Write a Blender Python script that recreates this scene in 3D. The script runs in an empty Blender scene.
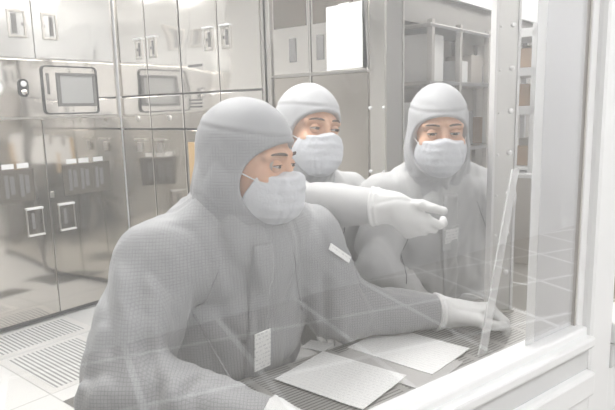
import bpy, math, time
import numpy as np
from mathutils import Vector, Matrix
T0 = time.time()
scn = bpy.context.scene
col = scn.collection
rad = math.radians
V = lambda *a: np.array(a, dtype=np.float64)

# ------------------------------------------------------------------ materials
def nodes(name):
    m = bpy.data.materials.new(name); m.use_nodes = True
    nt = m.node_tree; nt.nodes.clear()
    out = nt.nodes.new('ShaderNodeOutputMaterial')
    return m, nt, nt.nodes, nt.links, out

def mat(name, c, rough=.5, metal=0., noise=0., nscale=8., bump=0., bscale=60., emit=0., sheen=0., sss=0.):
    m, nt, N, L, out = nodes(name)
    b = N.new('ShaderNodeBsdfPrincipled'); L.new(b.outputs[0], out.inputs[0])
    b.inputs['Base Color'].default_value = (*c, 1); b.inputs['Roughness'].default_value = rough
    b.inputs['Metallic'].default_value = metal
    if sheen: b.inputs['Sheen Weight'].default_value = sheen
    if sss:
        b.inputs['Subsurface Weight'].default_value = sss; b.inputs['Subsurface Radius'].default_value = (.012, .005, .003)
    if emit:
        b.inputs['Emission Color'].default_value = (*c, 1); b.inputs['Emission Strength'].default_value = emit
    tc = N.new('ShaderNodeTexCoord')
    if noise:
        n = N.new('ShaderNodeTexNoise'); n.inputs['Scale'].default_value = nscale; n.inputs['Detail'].default_value = 4
        L.new(tc.outputs['Object'], n.inputs['Vector'])
        mx = N.new('ShaderNodeMix'); mx.data_type = 'RGBA'
        mx.inputs['A'].default_value = (*[v * (1 - noise) for v in c], 1)
        mx.inputs['B'].default_value = (*[min(1, v * (1 + noise)) for v in c], 1)
        L.new(n.outputs['Fac'], mx.inputs['Factor']); L.new(mx.outputs['Result'], b.inputs['Base Color'])
    if bump:
        n2 = N.new('ShaderNodeTexNoise'); n2.inputs['Scale'].default_value = bscale; n2.inputs['Detail'].default_value = 2
        L.new(tc.outputs['Object'], n2.inputs['Vector'])
        bp = N.new('ShaderNodeBump'); bp.inputs['Strength'].default_value = bump; bp.inputs['Distance'].default_value = .02
        L.new(n2.outputs['Fac'], bp.inputs['Height']); L.new(bp.outputs[0], b.inputs['Normal'])
    return m

def math_node(N, L, op, a, b=None):
    n = N.new('ShaderNodeMath'); n.operation = op
    for i, v in enumerate((a, b)):
        if v is None: continue
        if isinstance(v, (int, float)): n.inputs[i].default_value = v
        else: L.new(v, n.inputs[i])
    return n.outputs[0]

def fabric(name, c, pitch=.0064, line=.30, cap=False):
    """woven cleanroom cloth: fine conductive grid laid over the cloth by the local facing"""
    m, nt, N, L, out = nodes(name)
    b = N.new('ShaderNodeBsdfPrincipled'); L.new(b.outputs[0], out.inputs[0])
    b.inputs['Roughness'].default_value = .62; b.inputs['Sheen Weight'].default_value = .15
    tc = N.new('ShaderNodeTexCoord'); geo = N.new('ShaderNodeNewGeometry')
    sp = N.new('ShaderNodeSeparateXYZ'); L.new(tc.outputs['Object'], sp.inputs[0])
    sn = N.new('ShaderNodeSeparateXYZ'); L.new(geo.outputs['Normal'], sn.inputs[0])
    tot = None
    for k in 'XYZ':
        q = math_node(N, L, 'MULTIPLY', sp.outputs[k], 1 / pitch)
        q = math_node(N, L, 'FRACT', q)
        q = math_node(N, L, 'SUBTRACT', q, .5); q = math_node(N, L, 'ABSOLUTE', q)
        q = math_node(N, L, 'GREATER_THAN', q, .40)
        w = math_node(N, L, 'ABSOLUTE', sn.outputs[k]); w = math_node(N, L, 'LESS_THAN', w, .72)
        q = math_node(N, L, 'MULTIPLY', q, w)
        tot = q if tot is None else math_node(N, L, 'MAXIMUM', tot, q)
    if cap:
        at = N.new('ShaderNodeAttribute'); at.attribute_name = 'cap'
        tot = math_node(N, L, 'MULTIPLY', tot, math_node(N, L, 'SUBTRACT', 1., at.outputs['Fac']))
    no = N.new('ShaderNodeTexNoise'); no.inputs['Scale'].default_value = 5; L.new(tc.outputs['Object'], no.inputs['Vector'])
    fac = math_node(N, L, 'MULTIPLY', tot, line)
    fac = math_node(N, L, 'ADD', fac, math_node(N, L, 'MULTIPLY', no.outputs['Fac'], .08))
    mx = N.new('ShaderNodeMix'); mx.data_type = 'RGBA'
    mx.inputs['A'].default_value = (*c, 1); mx.inputs['B'].default_value = (c[0] * .25, c[1] * .25, c[2] * .27, 1)
    L.new(fac, mx.inputs['Factor']); L.new(mx.outputs['Result'], b.inputs['Base Color'])
    return m

def steel(name, c=(.66, .64, .61), rough=.1, warp=.02, wscale=1.6):
    m, nt, N, L, out = nodes(name)
    b = N.new('ShaderNodeBsdfPrincipled'); L.new(b.outputs[0], out.inputs[0])
    b.inputs['Base Color'].default_value = (*c, 1); b.inputs['Metallic'].default_value = 1; b.inputs['Roughness'].default_value = rough
    geo = N.new('ShaderNodeNewGeometry')
    n = N.new('ShaderNodeTexNoise'); n.inputs['Scale'].default_value = wscale; n.inputs['Detail'].default_value = 1
    L.new(geo.outputs['Position'], n.inputs['Vector'])
    bp = N.new('ShaderNodeBump'); bp.inputs['Strength'].default_value = 1; bp.inputs['Distance'].default_value = warp
    L.new(n.outputs['Fac'], bp.inputs['Height']); L.new(bp.outputs[0], b.inputs['Normal'])
    return m

def grid_mat(name, c, joint, pitch, ang, width=.03, rough=.35, origin=(0, 0)):
    """tiles with joints, laid along a horizontal direction `ang` (direction (sin,cos))"""
    m, nt, N, L, out = nodes(name)
    b = N.new('ShaderNodeBsdfPrincipled'); L.new(b.outputs[0], out.inputs[0]); b.inputs['Roughness'].default_value = rough
    geo = N.new('ShaderNodeNewGeometry'); sp = N.new('ShaderNodeSeparateXYZ'); L.new(geo.outputs['Position'], sp.inputs[0])
    tot = None
    for (ax, ay) in ((math.sin(ang), math.cos(ang)), (math.cos(ang), -math.sin(ang))):
        o = origin[0] * ax + origin[1] * ay
        q = math_node(N, L, 'ADD', math_node(N, L, 'MULTIPLY', sp.outputs['X'], ax / pitch), math_node(N, L, 'MULTIPLY', sp.outputs['Y'], ay / pitch))
        q = math_node(N, L, 'SUBTRACT', q, o / pitch)
        q = math_node(N, L, 'FRACT', q); q = math_node(N, L, 'SUBTRACT', q, .5); q = math_node(N, L, 'ABSOLUTE', q)
        q = math_node(N, L, 'GREATER_THAN', q, .5 - width / pitch / 2)
        tot = q if tot is None else math_node(N, L, 'MAXIMUM', tot, q)
    mx = N.new('ShaderNodeMix'); mx.data_type = 'RGBA'; mx.inputs['A'].default_value = (*c, 1); mx.inputs['B'].default_value = (*joint, 1)
    L.new(tot, mx.inputs['Factor']); L.new(mx.outputs['Result'], b.inputs['Base Color'])
    return m

def slot_mat(name, c, dark, pitch, duty, axis, metal=0., rough=.4, second=None):
    """surface punched with rows of slots, in the object's own coordinates"""
    m, nt, N, L, out = nodes(name)
    b = N.new('ShaderNodeBsdfPrincipled'); L.new(b.outputs[0], out.inputs[0])
    b.inputs['Roughness'].default_value = rough; b.inputs['Metallic'].default_value = metal
    tc = N.new('ShaderNodeTexCoord'); sp = N.new('ShaderNodeSeparateXYZ'); L.new(tc.outputs['Object'], sp.inputs[0])
    q = math_node(N, L, 'FRACT', math_node(N, L, 'MULTIPLY', sp.outputs[axis], 1 / pitch))
    q = math_node(N, L, 'LESS_THAN', q, duty)
    if second:
        q2 = math_node(N, L, 'FRACT', math_node(N, L, 'MULTIPLY', sp.outputs[second[0]], 1 / second[1]))
        q = math_node(N, L, 'MULTIPLY', q, math_node(N, L, 'LESS_THAN', q2, second[2]))
    mx = N.new('ShaderNodeMix'); mx.data_type = 'RGBA'; mx.inputs['A'].default_value = (*c, 1); mx.inputs['B'].default_value = (*dark, 1)
    L.new(q, mx.inputs['Factor']); L.new(mx.outputs['Result'], b.inputs['Base Color'])
    return m

def printed(name, c, ink, pitch, axis, across):
    """paper with rows of broken, unreadable print"""
    m, nt, N, L, out = nodes(name)
    b = N.new('ShaderNodeBsdfPrincipled'); L.new(b.outputs[0], out.inputs[0]); b.inputs['Roughness'].default_value = .7
    tc = N.new('ShaderNodeTexCoord'); sp = N.new('ShaderNodeSeparateXYZ'); L.new(tc.outputs['Object'], sp.inputs[0])
    u = math_node(N, L, 'MULTIPLY', sp.outputs[axis], 1 / pitch)
    q = math_node(N, L, 'LESS_THAN', math_node(N, L, 'FRACT', u), .35)
    cm = N.new('ShaderNodeCombineXYZ'); L.new(math_node(N, L, 'MULTIPLY', sp.outputs[across], 160.), cm.inputs[0]); L.new(math_node(N, L, 'FLOOR', u), cm.inputs[1])
    no = N.new('ShaderNodeTexNoise'); no.inputs['Scale'].default_value = 1.; L.new(cm.outputs[0], no.inputs['Vector'])
    q = math_node(N, L, 'MULTIPLY', q, math_node(N, L, 'GREATER_THAN', no.outputs['Fac'], .5))
    mx = N.new('ShaderNodeMix'); mx.data_type = 'RGBA'; mx.inputs['A'].default_value = (*c, 1); mx.inputs['B'].default_value = (*ink, 1)
    L.new(q, mx.inputs['Factor']); L.new(mx.outputs['Result'], b.inputs['Base Color'])
    return m

def glass_mat(name, gain=1., haze=0., tint=(1, 1, 1), hazecol=(1, 1, 1)):
    """thin clear pane: straight-through transmission, mirror reflection by Schlick, a little surface haze"""
    m, nt, N, L, out = nodes(name)
    tr = N.new('ShaderNodeBsdfTransparent'); tr.inputs[0].default_value = (*tint, 1)
    gl = N.new('ShaderNodeBsdfGlossy'); gl.inputs['Roughness'].default_value = .02; gl.inputs[0].default_value = (1, 1, 1, 1)
    geo = N.new('ShaderNodeNewGeometry')
    dt = N.new('ShaderNodeVectorMath'); dt.operation = 'DOT_PRODUCT'
    L.new(geo.outputs['Normal'], dt.inputs[0]); L.new(geo.outputs['Incoming'], dt.inputs[1])
    c = math_node(N, L, 'ABSOLUTE', dt.outputs['Value'])
    f = math_node(N, L, 'POWER', math_node(N, L, 'SUBTRACT', 1., c), 5.)
    f = math_node(N, L, 'ADD', math_node(N, L, 'MULTIPLY', f, .96), .04)
    f = math_node(N, L, 'MINIMUM', math_node(N, L, 'MULTIPLY', f, gain), 1.)
    mx = N.new('ShaderNodeMixShader'); L.new(f, mx.inputs[0]); L.new(tr.outputs[0], mx.inputs[1]); L.new(gl.outputs[0], mx.inputs[2])
    res = mx.outputs[0]
    if haze:
        df = N.new('ShaderNodeBsdfDiffuse'); df.inputs[0].default_value = (*hazecol, 1)
        m2 = N.new('ShaderNodeMixShader'); m2.inputs[0].default_value = haze
        L.new(res, m2.inputs[1]); L.new(df.outputs[0], m2.inputs[2]); res = m2.outputs[0]
    L.new(res, out.inputs[0])
    return m

M = {}
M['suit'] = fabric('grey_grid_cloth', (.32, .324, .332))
M['suit_veiled'] = fabric('veiled_grey_cloth', (.54, .54, .54), line=.10)  # same grey cloth made paler: the window's veil put into its colour
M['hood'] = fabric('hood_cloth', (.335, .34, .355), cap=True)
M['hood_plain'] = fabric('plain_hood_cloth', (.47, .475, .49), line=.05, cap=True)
M['skin'] = mat('skin', (.65, .375, .24), .5, noise=.12, nscale=30, sss=.12)
M['brow'] = mat('brow_hair', (.09, .05, .03), .8, noise=.2)
M['mask'] = mat('mask_cloth', (.62, .635, .67), .75, noise=.04, nscale=40, bump=.15, bscale=160)
M['loop'] = mat('elastic_white', (.8, .8, .8), .7)
M['glove'] = mat('white_glove', (.74, .74, .735), .45, noise=.04, nscale=20)
M['card'] = printed('badge_card', (.86, .86, .85), (.66, .66, .67), .011, 'Z', 'X')
M['cardedge'] = mat('badge_sleeve', (.6, .6, .6), .3)
M['steel'] = steel('polished_steel', (.87, .845, .81), .08, .03)
M['steel_white'] = mat('whitened_door_steel', (.86, .855, .84), .1, metal=.6)  # door steel whitened to imitate bright reflections on the upper doors
M['steel_mid'] = steel('polished_door_steel', (.66, .625, .575), .08)
M['steel_soft'] = steel('brushed_steel', (.6, .58, .55), .28, .004, 3)
M['steel_dark'] = steel('dark_mirror_steel', (.56, .52, .47), .06, .02, 2.2)
M['white'] = mat('white_paint', (.84, .84, .84), .4)
M['offwhite'] = mat('offwhite_paint', (.78, .77, .75), .45, noise=.03)
M['warmwall'] = mat('warm_grey_wall', (.5, .475, .44), .5, noise=.05)
M['dark'] = mat('dark_gap', (.05, .045, .04), .6)
M['darkpanel'] = mat('dark_brown_panel', (.09, .075, .06), .35, noise=.2)
M['darkgrey'] = mat('dark_grey_plastic', (.16, .155, .15), .4)
M['screen'] = mat('screen_face', (.42, .42, .41), .25)
M['black'] = mat('black_plastic', (.03, .03, .03), .4)
M['beige'] = mat('beige_panel', (.5, .46, .41), .45, noise=.04)
M['amber'] = mat('added_amber', (.62, .42, .2), .4)  # only for the strips added to tint the door reflections
M['brown'] = mat('brown_goods', (.4, .26, .15), .6, noise=.25, nscale=14)
M['paper'] = printed('printed_sheet', (.9, .9, .89), (.8, .8, .8), .0115, 'Y', 'X')
M['seam'] = mat('seam_thread', (.24, .24, .25), .7)
M['paperback'] = mat('folder_grey', (.5, .49, .48), .6)
M['note'] = printed('posted_sheet', (.72, .72, .71), (.62, .62, .62), .014, 'Z', 'X')
M['tape'] = mat('clear_tape', (.8, .8, .78), .3)
ANG = rad(39.7)
EV = V(math.sin(ANG), math.cos(ANG), 0); NV = V(EV[1], -EV[0], 0)       # along / out of the left cabinet wall
A0 = V(-1.895, 3.368, 0); CC = A0 + EV * .957                            # foot of the left cabinets, inner corner
M['floor'] = grid_mat('white_floor_tiles', (.86, .86, .85), (.62, .62, .61), .6, ANG, .008, .25, tuple((A0 + NV * .38 - EV * .18)[:2]))
M['floor_grey'] = grid_mat('grey_floor_tiles', (.36, .34, .31), (.8, .8, .79), .6, ANG, .035, .3)
M['grille'] = slot_mat('white_slotted_tile', (.82, .82, .81), (.3, .3, .3), .024, .42, 'X')
M['grille_dark'] = slot_mat('dark_slotted_tile', (.16, .15, .13), (.05, .05, .05), .02, .5, 'X', rough=.5)
M['bench'] = slot_mat('slotted_steel_top', (.5, .49, .47), (.24, .235, .225), .010, .4, 'Y', .55, .3, ('X', .12, .86))
M['glass'] = glass_mat('window_glass', 2.05, .02)
M['glare'] = glass_mat('reflection_film', 1., .66, hazecol=(.72, .72, .735))  # pale film imitating a bright reflection on the pane
M['glare_bright'] = glass_mat('reflection_film_edge', 1., .75, hazecol=(.85, .85, .85))  # brighter border of the imitated reflection
M['acrylic'] = glass_mat('clear_acrylic', 1., .1)
M['reflection_streak'] = glass_mat('reflection_streak', 1., .30)  # pale translucent tone of the imitated reflection streak
M['post'] = steel('post_steel', (.62, .61, .59), .3, .002, 4)
M['postedge'] = mat('post_edge', (.72, .71, .7), .35)
M['bolt'] = mat('bolt_head', (.78, .77, .76), .3, metal=.6)
EXPOSURE = .17
M['rail'] = mat('grey_rail', (.66, .66, .66), .45)
M['gasket'] = mat('grey_gasket', (.5, .47, .44), .6)
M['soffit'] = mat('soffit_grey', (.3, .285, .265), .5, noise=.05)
M['lampbright'] = mat('aisle_lamp_diffuser', (1, .99, .97), .5, emit=20.)
M['fillbench'] = mat('bench_fill_panel', (1, .99, .98), .5, emit=6.)  # unseen fill, added to brighten the right-hand person
M['lampface'] = mat('lamp_diffuser', (1, .99, .97), .5, emit=7.)
M['lampcor'] = mat('corridor_lamp_diffuser', (1, 1, 1), .5, emit=9.)

# ------------------------------------------------------------------ object helpers
def link(name, me, parent=None, m=None):
    o = bpy.data.objects.new(name, me); col.objects.link(o)
    if parent is not None: o.parent = parent
    if m is not None: me.materials.append(m)
    return o
def mesh(name, v, f, smooth=False):
    me = bpy.data.meshes.new(name); me.from_pydata([tuple(map(float, p)) for p in v], [], [tuple(map(int, q)) for q in f]); me.update()
    if smooth: me.polygons.foreach_set('use_smooth', [True] * len(me.polygons))
    return me
def tag(o, label, cat, group=None):
    o['label'] = label; o['category'] = cat
    if group: o['group'] = group
    return o
def struct(o): o['kind'] = 'structure'; return o
def empty(name, loc, ang=0.):
    o = bpy.data.objects.new(name, None); col.objects.link(o); o.location = loc; o.rotation_euler = (0, 0, ang); o.empty_display_size = .1
    return o

class MB:
    """collects boxes / tubes / discs into one mesh"""
    def __init__(s): s.v = []; s.f = []
    def add(s, v, f):
        b = len(s.v); s.v += [tuple(p) for p in v]; s.f += [tuple(i + b for i in q) for q in f]; return s
    def box(s, x0, x1, y0, y1, z0, z1, c=0.0):
        if c <= 0:
            v = [(x, y, z) for x in (x0, x1) for y in (y0, y1) for z in (z0, z1)]
            f = [(0, 1, 3, 2), (4, 6, 7, 5), (0, 4, 5, 1), (2, 3, 7, 6), (0, 2, 6, 4), (1, 5, 7, 3)]
            return s.add(v, f)
        c = min(c, (x1 - x0) * .45, (y1 - y0) * .45, (z1 - z0) * .45)
        import bmesh
        bm = bmesh.new(); bmesh.ops.create_cube(bm, size=1)
        for q in bm.verts:
            q.co = Vector(((x0 + x1) / 2 + q.co.x * (x1 - x0), (y0 + y1) / 2 + q.co.y * (y1 - y0), (z0 + z1) / 2 + q.co.z * (z1 - z0)))
        bmesh.ops.bevel(bm, geom=bm.edges[:], offset=c, segments=2, affect='EDGES', profile=.5)
        bm.verts.index_update()
        s.add([tuple(q.co) for q in bm.verts], [[q.index for q in p.verts] for p in bm.faces]); bm.free(); return s
    def tube(s, pts, r, n=10):
        pts = [Vector(p) for p in pts]; rs = r if isinstance(r, (list, tuple)) else [r] * len(pts)
        b = len(s.v); up = Vector((.13, .31, .94))
        for i, p in enumerate(pts):
            t = (pts[min(i + 1, len(pts) - 1)] - pts[max(i - 1, 0)]).normalized()
            a = t.cross(up)
            if a.length < .1: a = t.cross(Vector((1, 0, 0)))
            a.normalize(); c = t.cross(a)
            for k in range(n):
                w = 2 * math.pi * k / n; s.v.append(tuple(p + (a * math.cos(w) + c * math.sin(w)) * rs[i]))
        for i in range(len(pts) - 1):
            for k in range(n):
                s.f.append((b + i * n + k, b + i * n + (k + 1) % n, b + (i + 1) * n + (k + 1) % n, b + (i + 1) * n + k))
        s.f.append(tuple(b + k for k in range(n))[::-1]); s.f.append(tuple(b + (len(pts) - 1) * n + k for k in range(n)))
        return s
    def dome(s, c, ax, r, h, n=12):
        """a low bolt head / button standing on a face, axis ax"""
        ax = Vector(ax).normalized(); a = ax.orthogonal().normalized(); d = ax.cross(a); c = Vector(c); b = len(s.v)
        prof = [(r, 0), (r, h * .5), (r * .75, h * .85), (r * .35, h)]
        for (q, hh) in prof:
            for k in range(n):
                w = 2 * math.pi * k / n; s.v.append(tuple(c + ax * hh + (a * math.cos(w) + d * math.sin(w)) * q))
        for i in range(3):
            for k in range(n):
                s.f.append((b + i * n + k, b + i * n + (k + 1) % n, b + (i + 1) * n + (k + 1) % n, b + (i + 1) * n + k))
        s.f.append(tuple(b + k for k in range(n))[::-1]); s.f.append(tuple(b + 3 * n + k for k in range(n)))
        return s
    def build(s, name, m, parent=None, smooth=False):
        return link(name, mesh(name, s.v, s.f, smooth), parent, m)

def rrect(x0, x1, z0, z1, r, n=5):
    p = []
    for cx, cz, a0 in ((x1 - r, z1 - r, 0), (x0 + r, z1 - r, 90), (x0 + r, z0 + r, 180), (x1 - r, z0 + r, 270)):
        for k in range(n + 1):
            a = rad(a0 + 90 * k / n); p.append((cx + r * math.cos(a), cz + r * math.sin(a)))
    return p
def rr_ring(mb, outer, inner, y0, y1):
    """frame between two rounded rectangles, y0 (back) .. y1 (front, smaller y)"""
    n = len(outer); b = len(mb.v)
    for ring, y in ((outer, y0), (outer, y1), (inner, y1), (inner, y0)):
        mb.v += [(x, y, z) for x, z in ring]
    for i in range(4):
        for k in range(n):
            mb.f.append((b + i * n + k, b + i * n + (k + 1) % n, b + ((i + 1) % 4) * n + (k + 1) % n, b + ((i + 1) % 4) * n + k))
    return mb
def rr_plate(mb, ring, y0, y1):
    n = len(ring); b = len(mb.v)
    for y in (y0, y1): mb.v += [(x, y, z) for x, z in ring]
    for k in range(n): mb.f.append((b + k, b + (k + 1) % n, b + n + (k + 1) % n, b + n + k))
    mb.f.append(tuple(b + k for k in range(n))); mb.f.append(tuple(b + n + k for k in range(n))[::-1]); return mb

# ------------------------------------------------------------------ signed-distance modelling
def surface_nets(F, xs, ys, zs):
    s = F < 0
    nx, ny, nz = F.shape
    c = np.zeros((nx - 1, ny - 1, nz - 1), np.uint8)
    for dx in (0, 1):
        for dy in (0, 1):
            for dz in (0, 1): c += s[dx:nx - 1 + dx, dy:ny - 1 + dy, dz:nz - 1 + dz]
    act = (c > 0) & (c < 8)
    I = np.argwhere(act); idx = -np.ones(act.shape, np.int64); idx[act] = np.arange(len(I))
    acc = np.zeros((len(I), 3)); cnt = np.zeros(len(I)); i, j, k = I.T
    co = [(a, b, d) for a in (0, 1) for b in (0, 1) for d in (0, 1)]
    for a in co:
        for ax in range(3):
            if a[ax]: continue
            b = list(a); b[ax] = 1
            fa = F[i + a[0], j + a[1], k + a[2]]; fb = F[i + b[0], j + b[1], k + b[2]]
            cr = (fa < 0) != (fb < 0)
            t = np.where(cr, fa / np.where(cr, fa - fb, 1), 0)
            P = np.stack([xs[i + a[0]], ys[j + a[1]], zs[k + a[2]]], 1); Q = np.stack([xs[i + b[0]], ys[j + b[1]], zs[k + b[2]]], 1)
            acc += np.where(cr[:, None], P + (Q - P) * t[:, None], 0); cnt += cr
    verts = acc / cnt[:, None]
    faces = []
    for ax in range(3):
        o1, o2 = [(1, 2), (2, 0), (0, 1)][ax]
        sl0 = [slice(None)] * 3; sl1 = [slice(None)] * 3
        sl0[ax] = slice(0, -1); sl1[ax] = slice(1, None)
        e = s[tuple(sl0)] != s[tuple(sl1)]; ins = s[tuple(sl0)]
        E_ = np.argwhere(e)
        ok = (E_[:, o1] > 0) & (E_[:, o2] > 0) & (E_[:, o1] < F.shape[o1] - 1) & (E_[:, o2] < F.shape[o2] - 1)
        E_ = E_[ok]
        d1 = np.zeros(3, int); d1[o1] = 1; d2 = np.zeros(3, int); d2[o2] = 1
        q = [idx[tuple((E_ - x).T)] for x in (d1 + d2, d2, 0 * d1, d1)]
        q = np.stack(q, 1); fl = ~ins[tuple(E_.T)]
        q[fl] = q[fl][:, ::-1]; faces.append(q)
    return verts, np.concatenate(faces)

def axis_pts(lo, hi, h, fine=None, hf=None):
    if fine is None: return np.arange(lo, hi + h, h)
    a, b = max(lo, fine[0]), min(hi, fine[1]); p = []
    if a > lo: p.append(np.linspace(lo, a, max(2, int((a - lo) / h) + 1))[:-1])
    p.append(np.arange(a, b, hf))
    if hi > b: p.append(np.linspace(b, hi, max(2, int((hi - b) / h) + 1)))
    return np.concatenate(p)

def sdf_mesh(name, fn, xs, ys, zs, origin, parent, m, attrs=None, smooth_it=0):
    X, Y, Z = np.meshgrid(xs.astype(np.float32), ys.astype(np.float32), zs.astype(np.float32), indexing='ij')
    F = fn((X, Y, Z)).astype(np.float64)
    F[0], F[-1], F[:, 0], F[:, -1] = [np.maximum(q, 1e-3) for q in (F[0], F[-1], F[:, 0], F[:, -1])]
    F[:, :, 0] = np.maximum(F[:, :, 0], 1e-3); F[:, :, -1] = np.maximum(F[:, :, -1], 1e-3)
    v, f = surface_nets(F, xs, ys, zs)
    # keep the largest connected body (drop crumbs)
    par = np.arange(len(v))
    for _ in range(60):
        mn = par[f].min(1); new = par.copy()
        for k in range(4): np.minimum.at(new, f[:, k], mn)
        new = new[new]
        if (new == par).all(): break
        par = new
    u, ct = np.unique(par, return_counts=True)
    keep = np.isin(par, u[ct > max(60, .02 * ct.max())])
    mp = np.cumsum(keep) - 1; f = mp[f[keep[f].all(1)]]; v = v[keep]
    for _ in range(smooth_it):
        a = np.zeros_like(v); n = np.zeros(len(v))
        for k in range(4):
            i, j = f[:, k], f[:, (k + 1) % 4]
            np.add.at(a, i, v[j]); np.add.at(n, i, 1); np.add.at(a, j, v[i]); np.add.at(n, j, 1)
        v = .5 * v + .5 * a / np.maximum(n, 1)[:, None]
    me = bpy.data.meshes.new(name)
    lv = v - np.asarray(origin)
    me.vertices.add(len(lv)); me.vertices.foreach_set('co', lv.astype(np.float32).ravel())
    me.loops.add(f.size); me.loops.foreach_set('vertex_index', f.astype(np.int32).ravel())
    me.polygons.add(len(f)); me.polygons.foreach_set('loop_start', np.arange(0, f.size, 4, dtype=np.int32))
    me.update(calc_edges=True); me.validate()
    me.polygons.foreach_set('use_smooth', [True] * len(me.polygons))
    if attrs and len(me.vertices) == len(v):
        for an, fnc in attrs.items():
            at = me.attributes.new(an, 'FLOAT', 'POINT'); at.data.foreach_set('value', np.clip(fnc(v), 0, 1).astype(np.float32))
    return link(name, me, parent, m)

def smin(a, b, k):
    h = np.clip(.5 + .5 * (b - a) / k, 0, 1); return b + (a - b) * h - k * h * (1 - h)
def smax(a, b, k): return -smin(-a, -b, k)
def rc(P, a, b, ra, rb):
    a = np.asarray(a, float); b = np.asarray(b, float); d = b - a; L2 = float(d @ d) + 1e-12
    x, y, z = P[0] - np.float32(a[0]), P[1] - np.float32(a[1]), P[2] - np.float32(a[2])
    t = np.clip((x * np.float32(d[0]) + y * np.float32(d[1]) + z * np.float32(d[2])) / np.float32(L2), 0, 1)
    x = x - t * np.float32(d[0]); y = y - t * np.float32(d[1]); z = z - t * np.float32(d[2])
    return np.sqrt(x * x + y * y + z * z) - (np.float32(ra) + t * np.float32(rb - ra))
def ell(P, c, r):
    x, y, z = [(P[i] - np.float32(c[i])) / np.float32(r[i]) for i in range(3)]
    k0 = np.sqrt(x * x + y * y + z * z) + 1e-6
    x, y, z = x / np.float32(r[0]), y / np.float32(r[1]), z / np.float32(r[2])
    return k0 * (k0 - 1) / (np.sqrt(x * x + y * y + z * z) + 1e-6)
def local(P, o, ax):
    d = [P[i] - np.float32(o[i]) for i in range(3)]
    return tuple(d[0] * np.float32(a[0]) + d[1] * np.float32(a[1]) + d[2] * np.float32(a[2]) for a in ax)
def unit(v): v = np.asarray(v, float); return v / np.linalg.norm(v)

def creases(P, seed, lam, stretch=(1, 1, 1)):
    """cloth folds: rounded ridges with sharp valleys, bent by a slower wave; about -.6..+.4"""
    rs = np.random.RandomState(seed); x, y, z = [P[i] * np.float32(stretch[i]) for i in range(3)]
    k = [unit(rs.normal(size=3)) for _ in range(4)]; ph = rs.uniform(0, 6.28, 4)
    dot = lambda q: x * np.float32(q[0]) + y * np.float32(q[1]) + z * np.float32(q[2])
    w = 2 * np.pi / lam
    w1 = np.sin(dot(k[1]) * np.float32(w * .6) + ph[1]) + .6 * np.sin(dot(k[2]) * np.float32(w * 1.1) + ph[2])
    return np.abs(np.sin(dot(k[0]) * np.float32(w * .5) + 1.3 * w1 + ph[0])) - .62

def rings(P, a, b, lam, seed, focus=.5, spread=.3):
    """folds running round a sleeve from a to b, gathered about `focus` (0..1)"""
    a = np.asarray(a, float); b = np.asarray(b, float); d = b - a; Ln = np.linalg.norm(d); d = d / Ln
    u1 = unit(np.cross(d, [.2, .3, .93])); u2 = np.cross(d, u1)
    t, p, q = local(P, a, (d, u1, u2)); phi = np.arctan2(q, p); rs = np.random.RandomState(seed); h = rs.uniform(0, 6.28, 3)
    s = np.sin(2 * np.pi * t / lam + 2.6 * np.sin(phi + h[0]) + 1.2 * np.sin(2 * phi + h[1]) + 2 * np.sin(t * 23 + h[2]))
    r = np.sqrt(p * p + q * q)
    w = np.exp(-((t / Ln - focus) / spread) ** 2) * np.clip(1.4 - r / .12, 0, 1) * np.where((t > -.06) & (t < Ln + .06), 1., 0.)
    w = w * np.clip(.5 + .6 * np.sin(phi + h[2]), .05, 1)
    return (np.abs(s) - .6) * w

# head, in its own frame: x = person's right, y = forward, z = up, origin between the ears at eye level
def head_sdf(q):
    d = ell(q, (0, -.015, .035), (.075, .095, .085))
    d = smin(d, ell(q, (0, .022, -.04), (.062, .072, .085)), .03)
    d = smin(d, rc(q, (0, .062, -.1), (0, .05, -.085), .024, .03), .025)
    for sx in (-1, 1):
        d = smin(d, rc(q, (sx * .012, .086, .024), (sx * .05, .068, .02), .009, .009), .012)
        d = smax(d, -ell(q, (sx * .032, .1, .002), (.019, .022, .012)), .008)
        d = smin(d, ell(q, (sx * .045, .066, -.03), (.02, .022, .018)), .02)
        d = smin(d, ell(q, (sx * .078, -.012, -.012), (.008, .02, .032)), .006)
    d = smin(d, rc(q, (0, .09, .008), (0, .108, -.034), .007, .011), .01)
    for sx in (-1, 1): d = smin(d, ell(q, (sx * .011, .1, -.036), (.008, .01, .008)), .006)
    d = smin(d, ell(q, (0, .088, -.066), (.024, .012, .006)), .006)
    d = smin(d, ell(q, (0, .086, -.078), (.02, .012, .006)), .004)
    return d
def mask_sdf(q):
    d = ell(q, (0, .032, -.054), (.075, .090, .081))
    d = smin(d, rc(q, (0, .1, -.03), (0, .095, -.075), .022, .03), .05)
    pl = np.sin((q[2] + .006 * np.abs(q[0]) / .05) * np.float32(2 * np.pi / .021)); w = np.clip((.07 - np.abs(q[0])) / .02, 0, 1)
    d = d - .0009 * np.clip(pl, -.4, 1) * w
    d = d - .002 * creases(q, 7, .05)
    ax = np.abs(q[0])
    d = smax(d, q[2] - (-.018 + .012 * np.clip(1 - ax / .03, 0, 1) - .12 * np.clip(ax - .05, 0, 1)), .004)
    d = smax(d, -(q[2] + .132 - .5 * np.clip(ax - .035, 0, 1)), .006)
    return smax(d, .056 - .5 * np.clip(-.02 - q[2], 0, .085) - q[1], .003)

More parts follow.
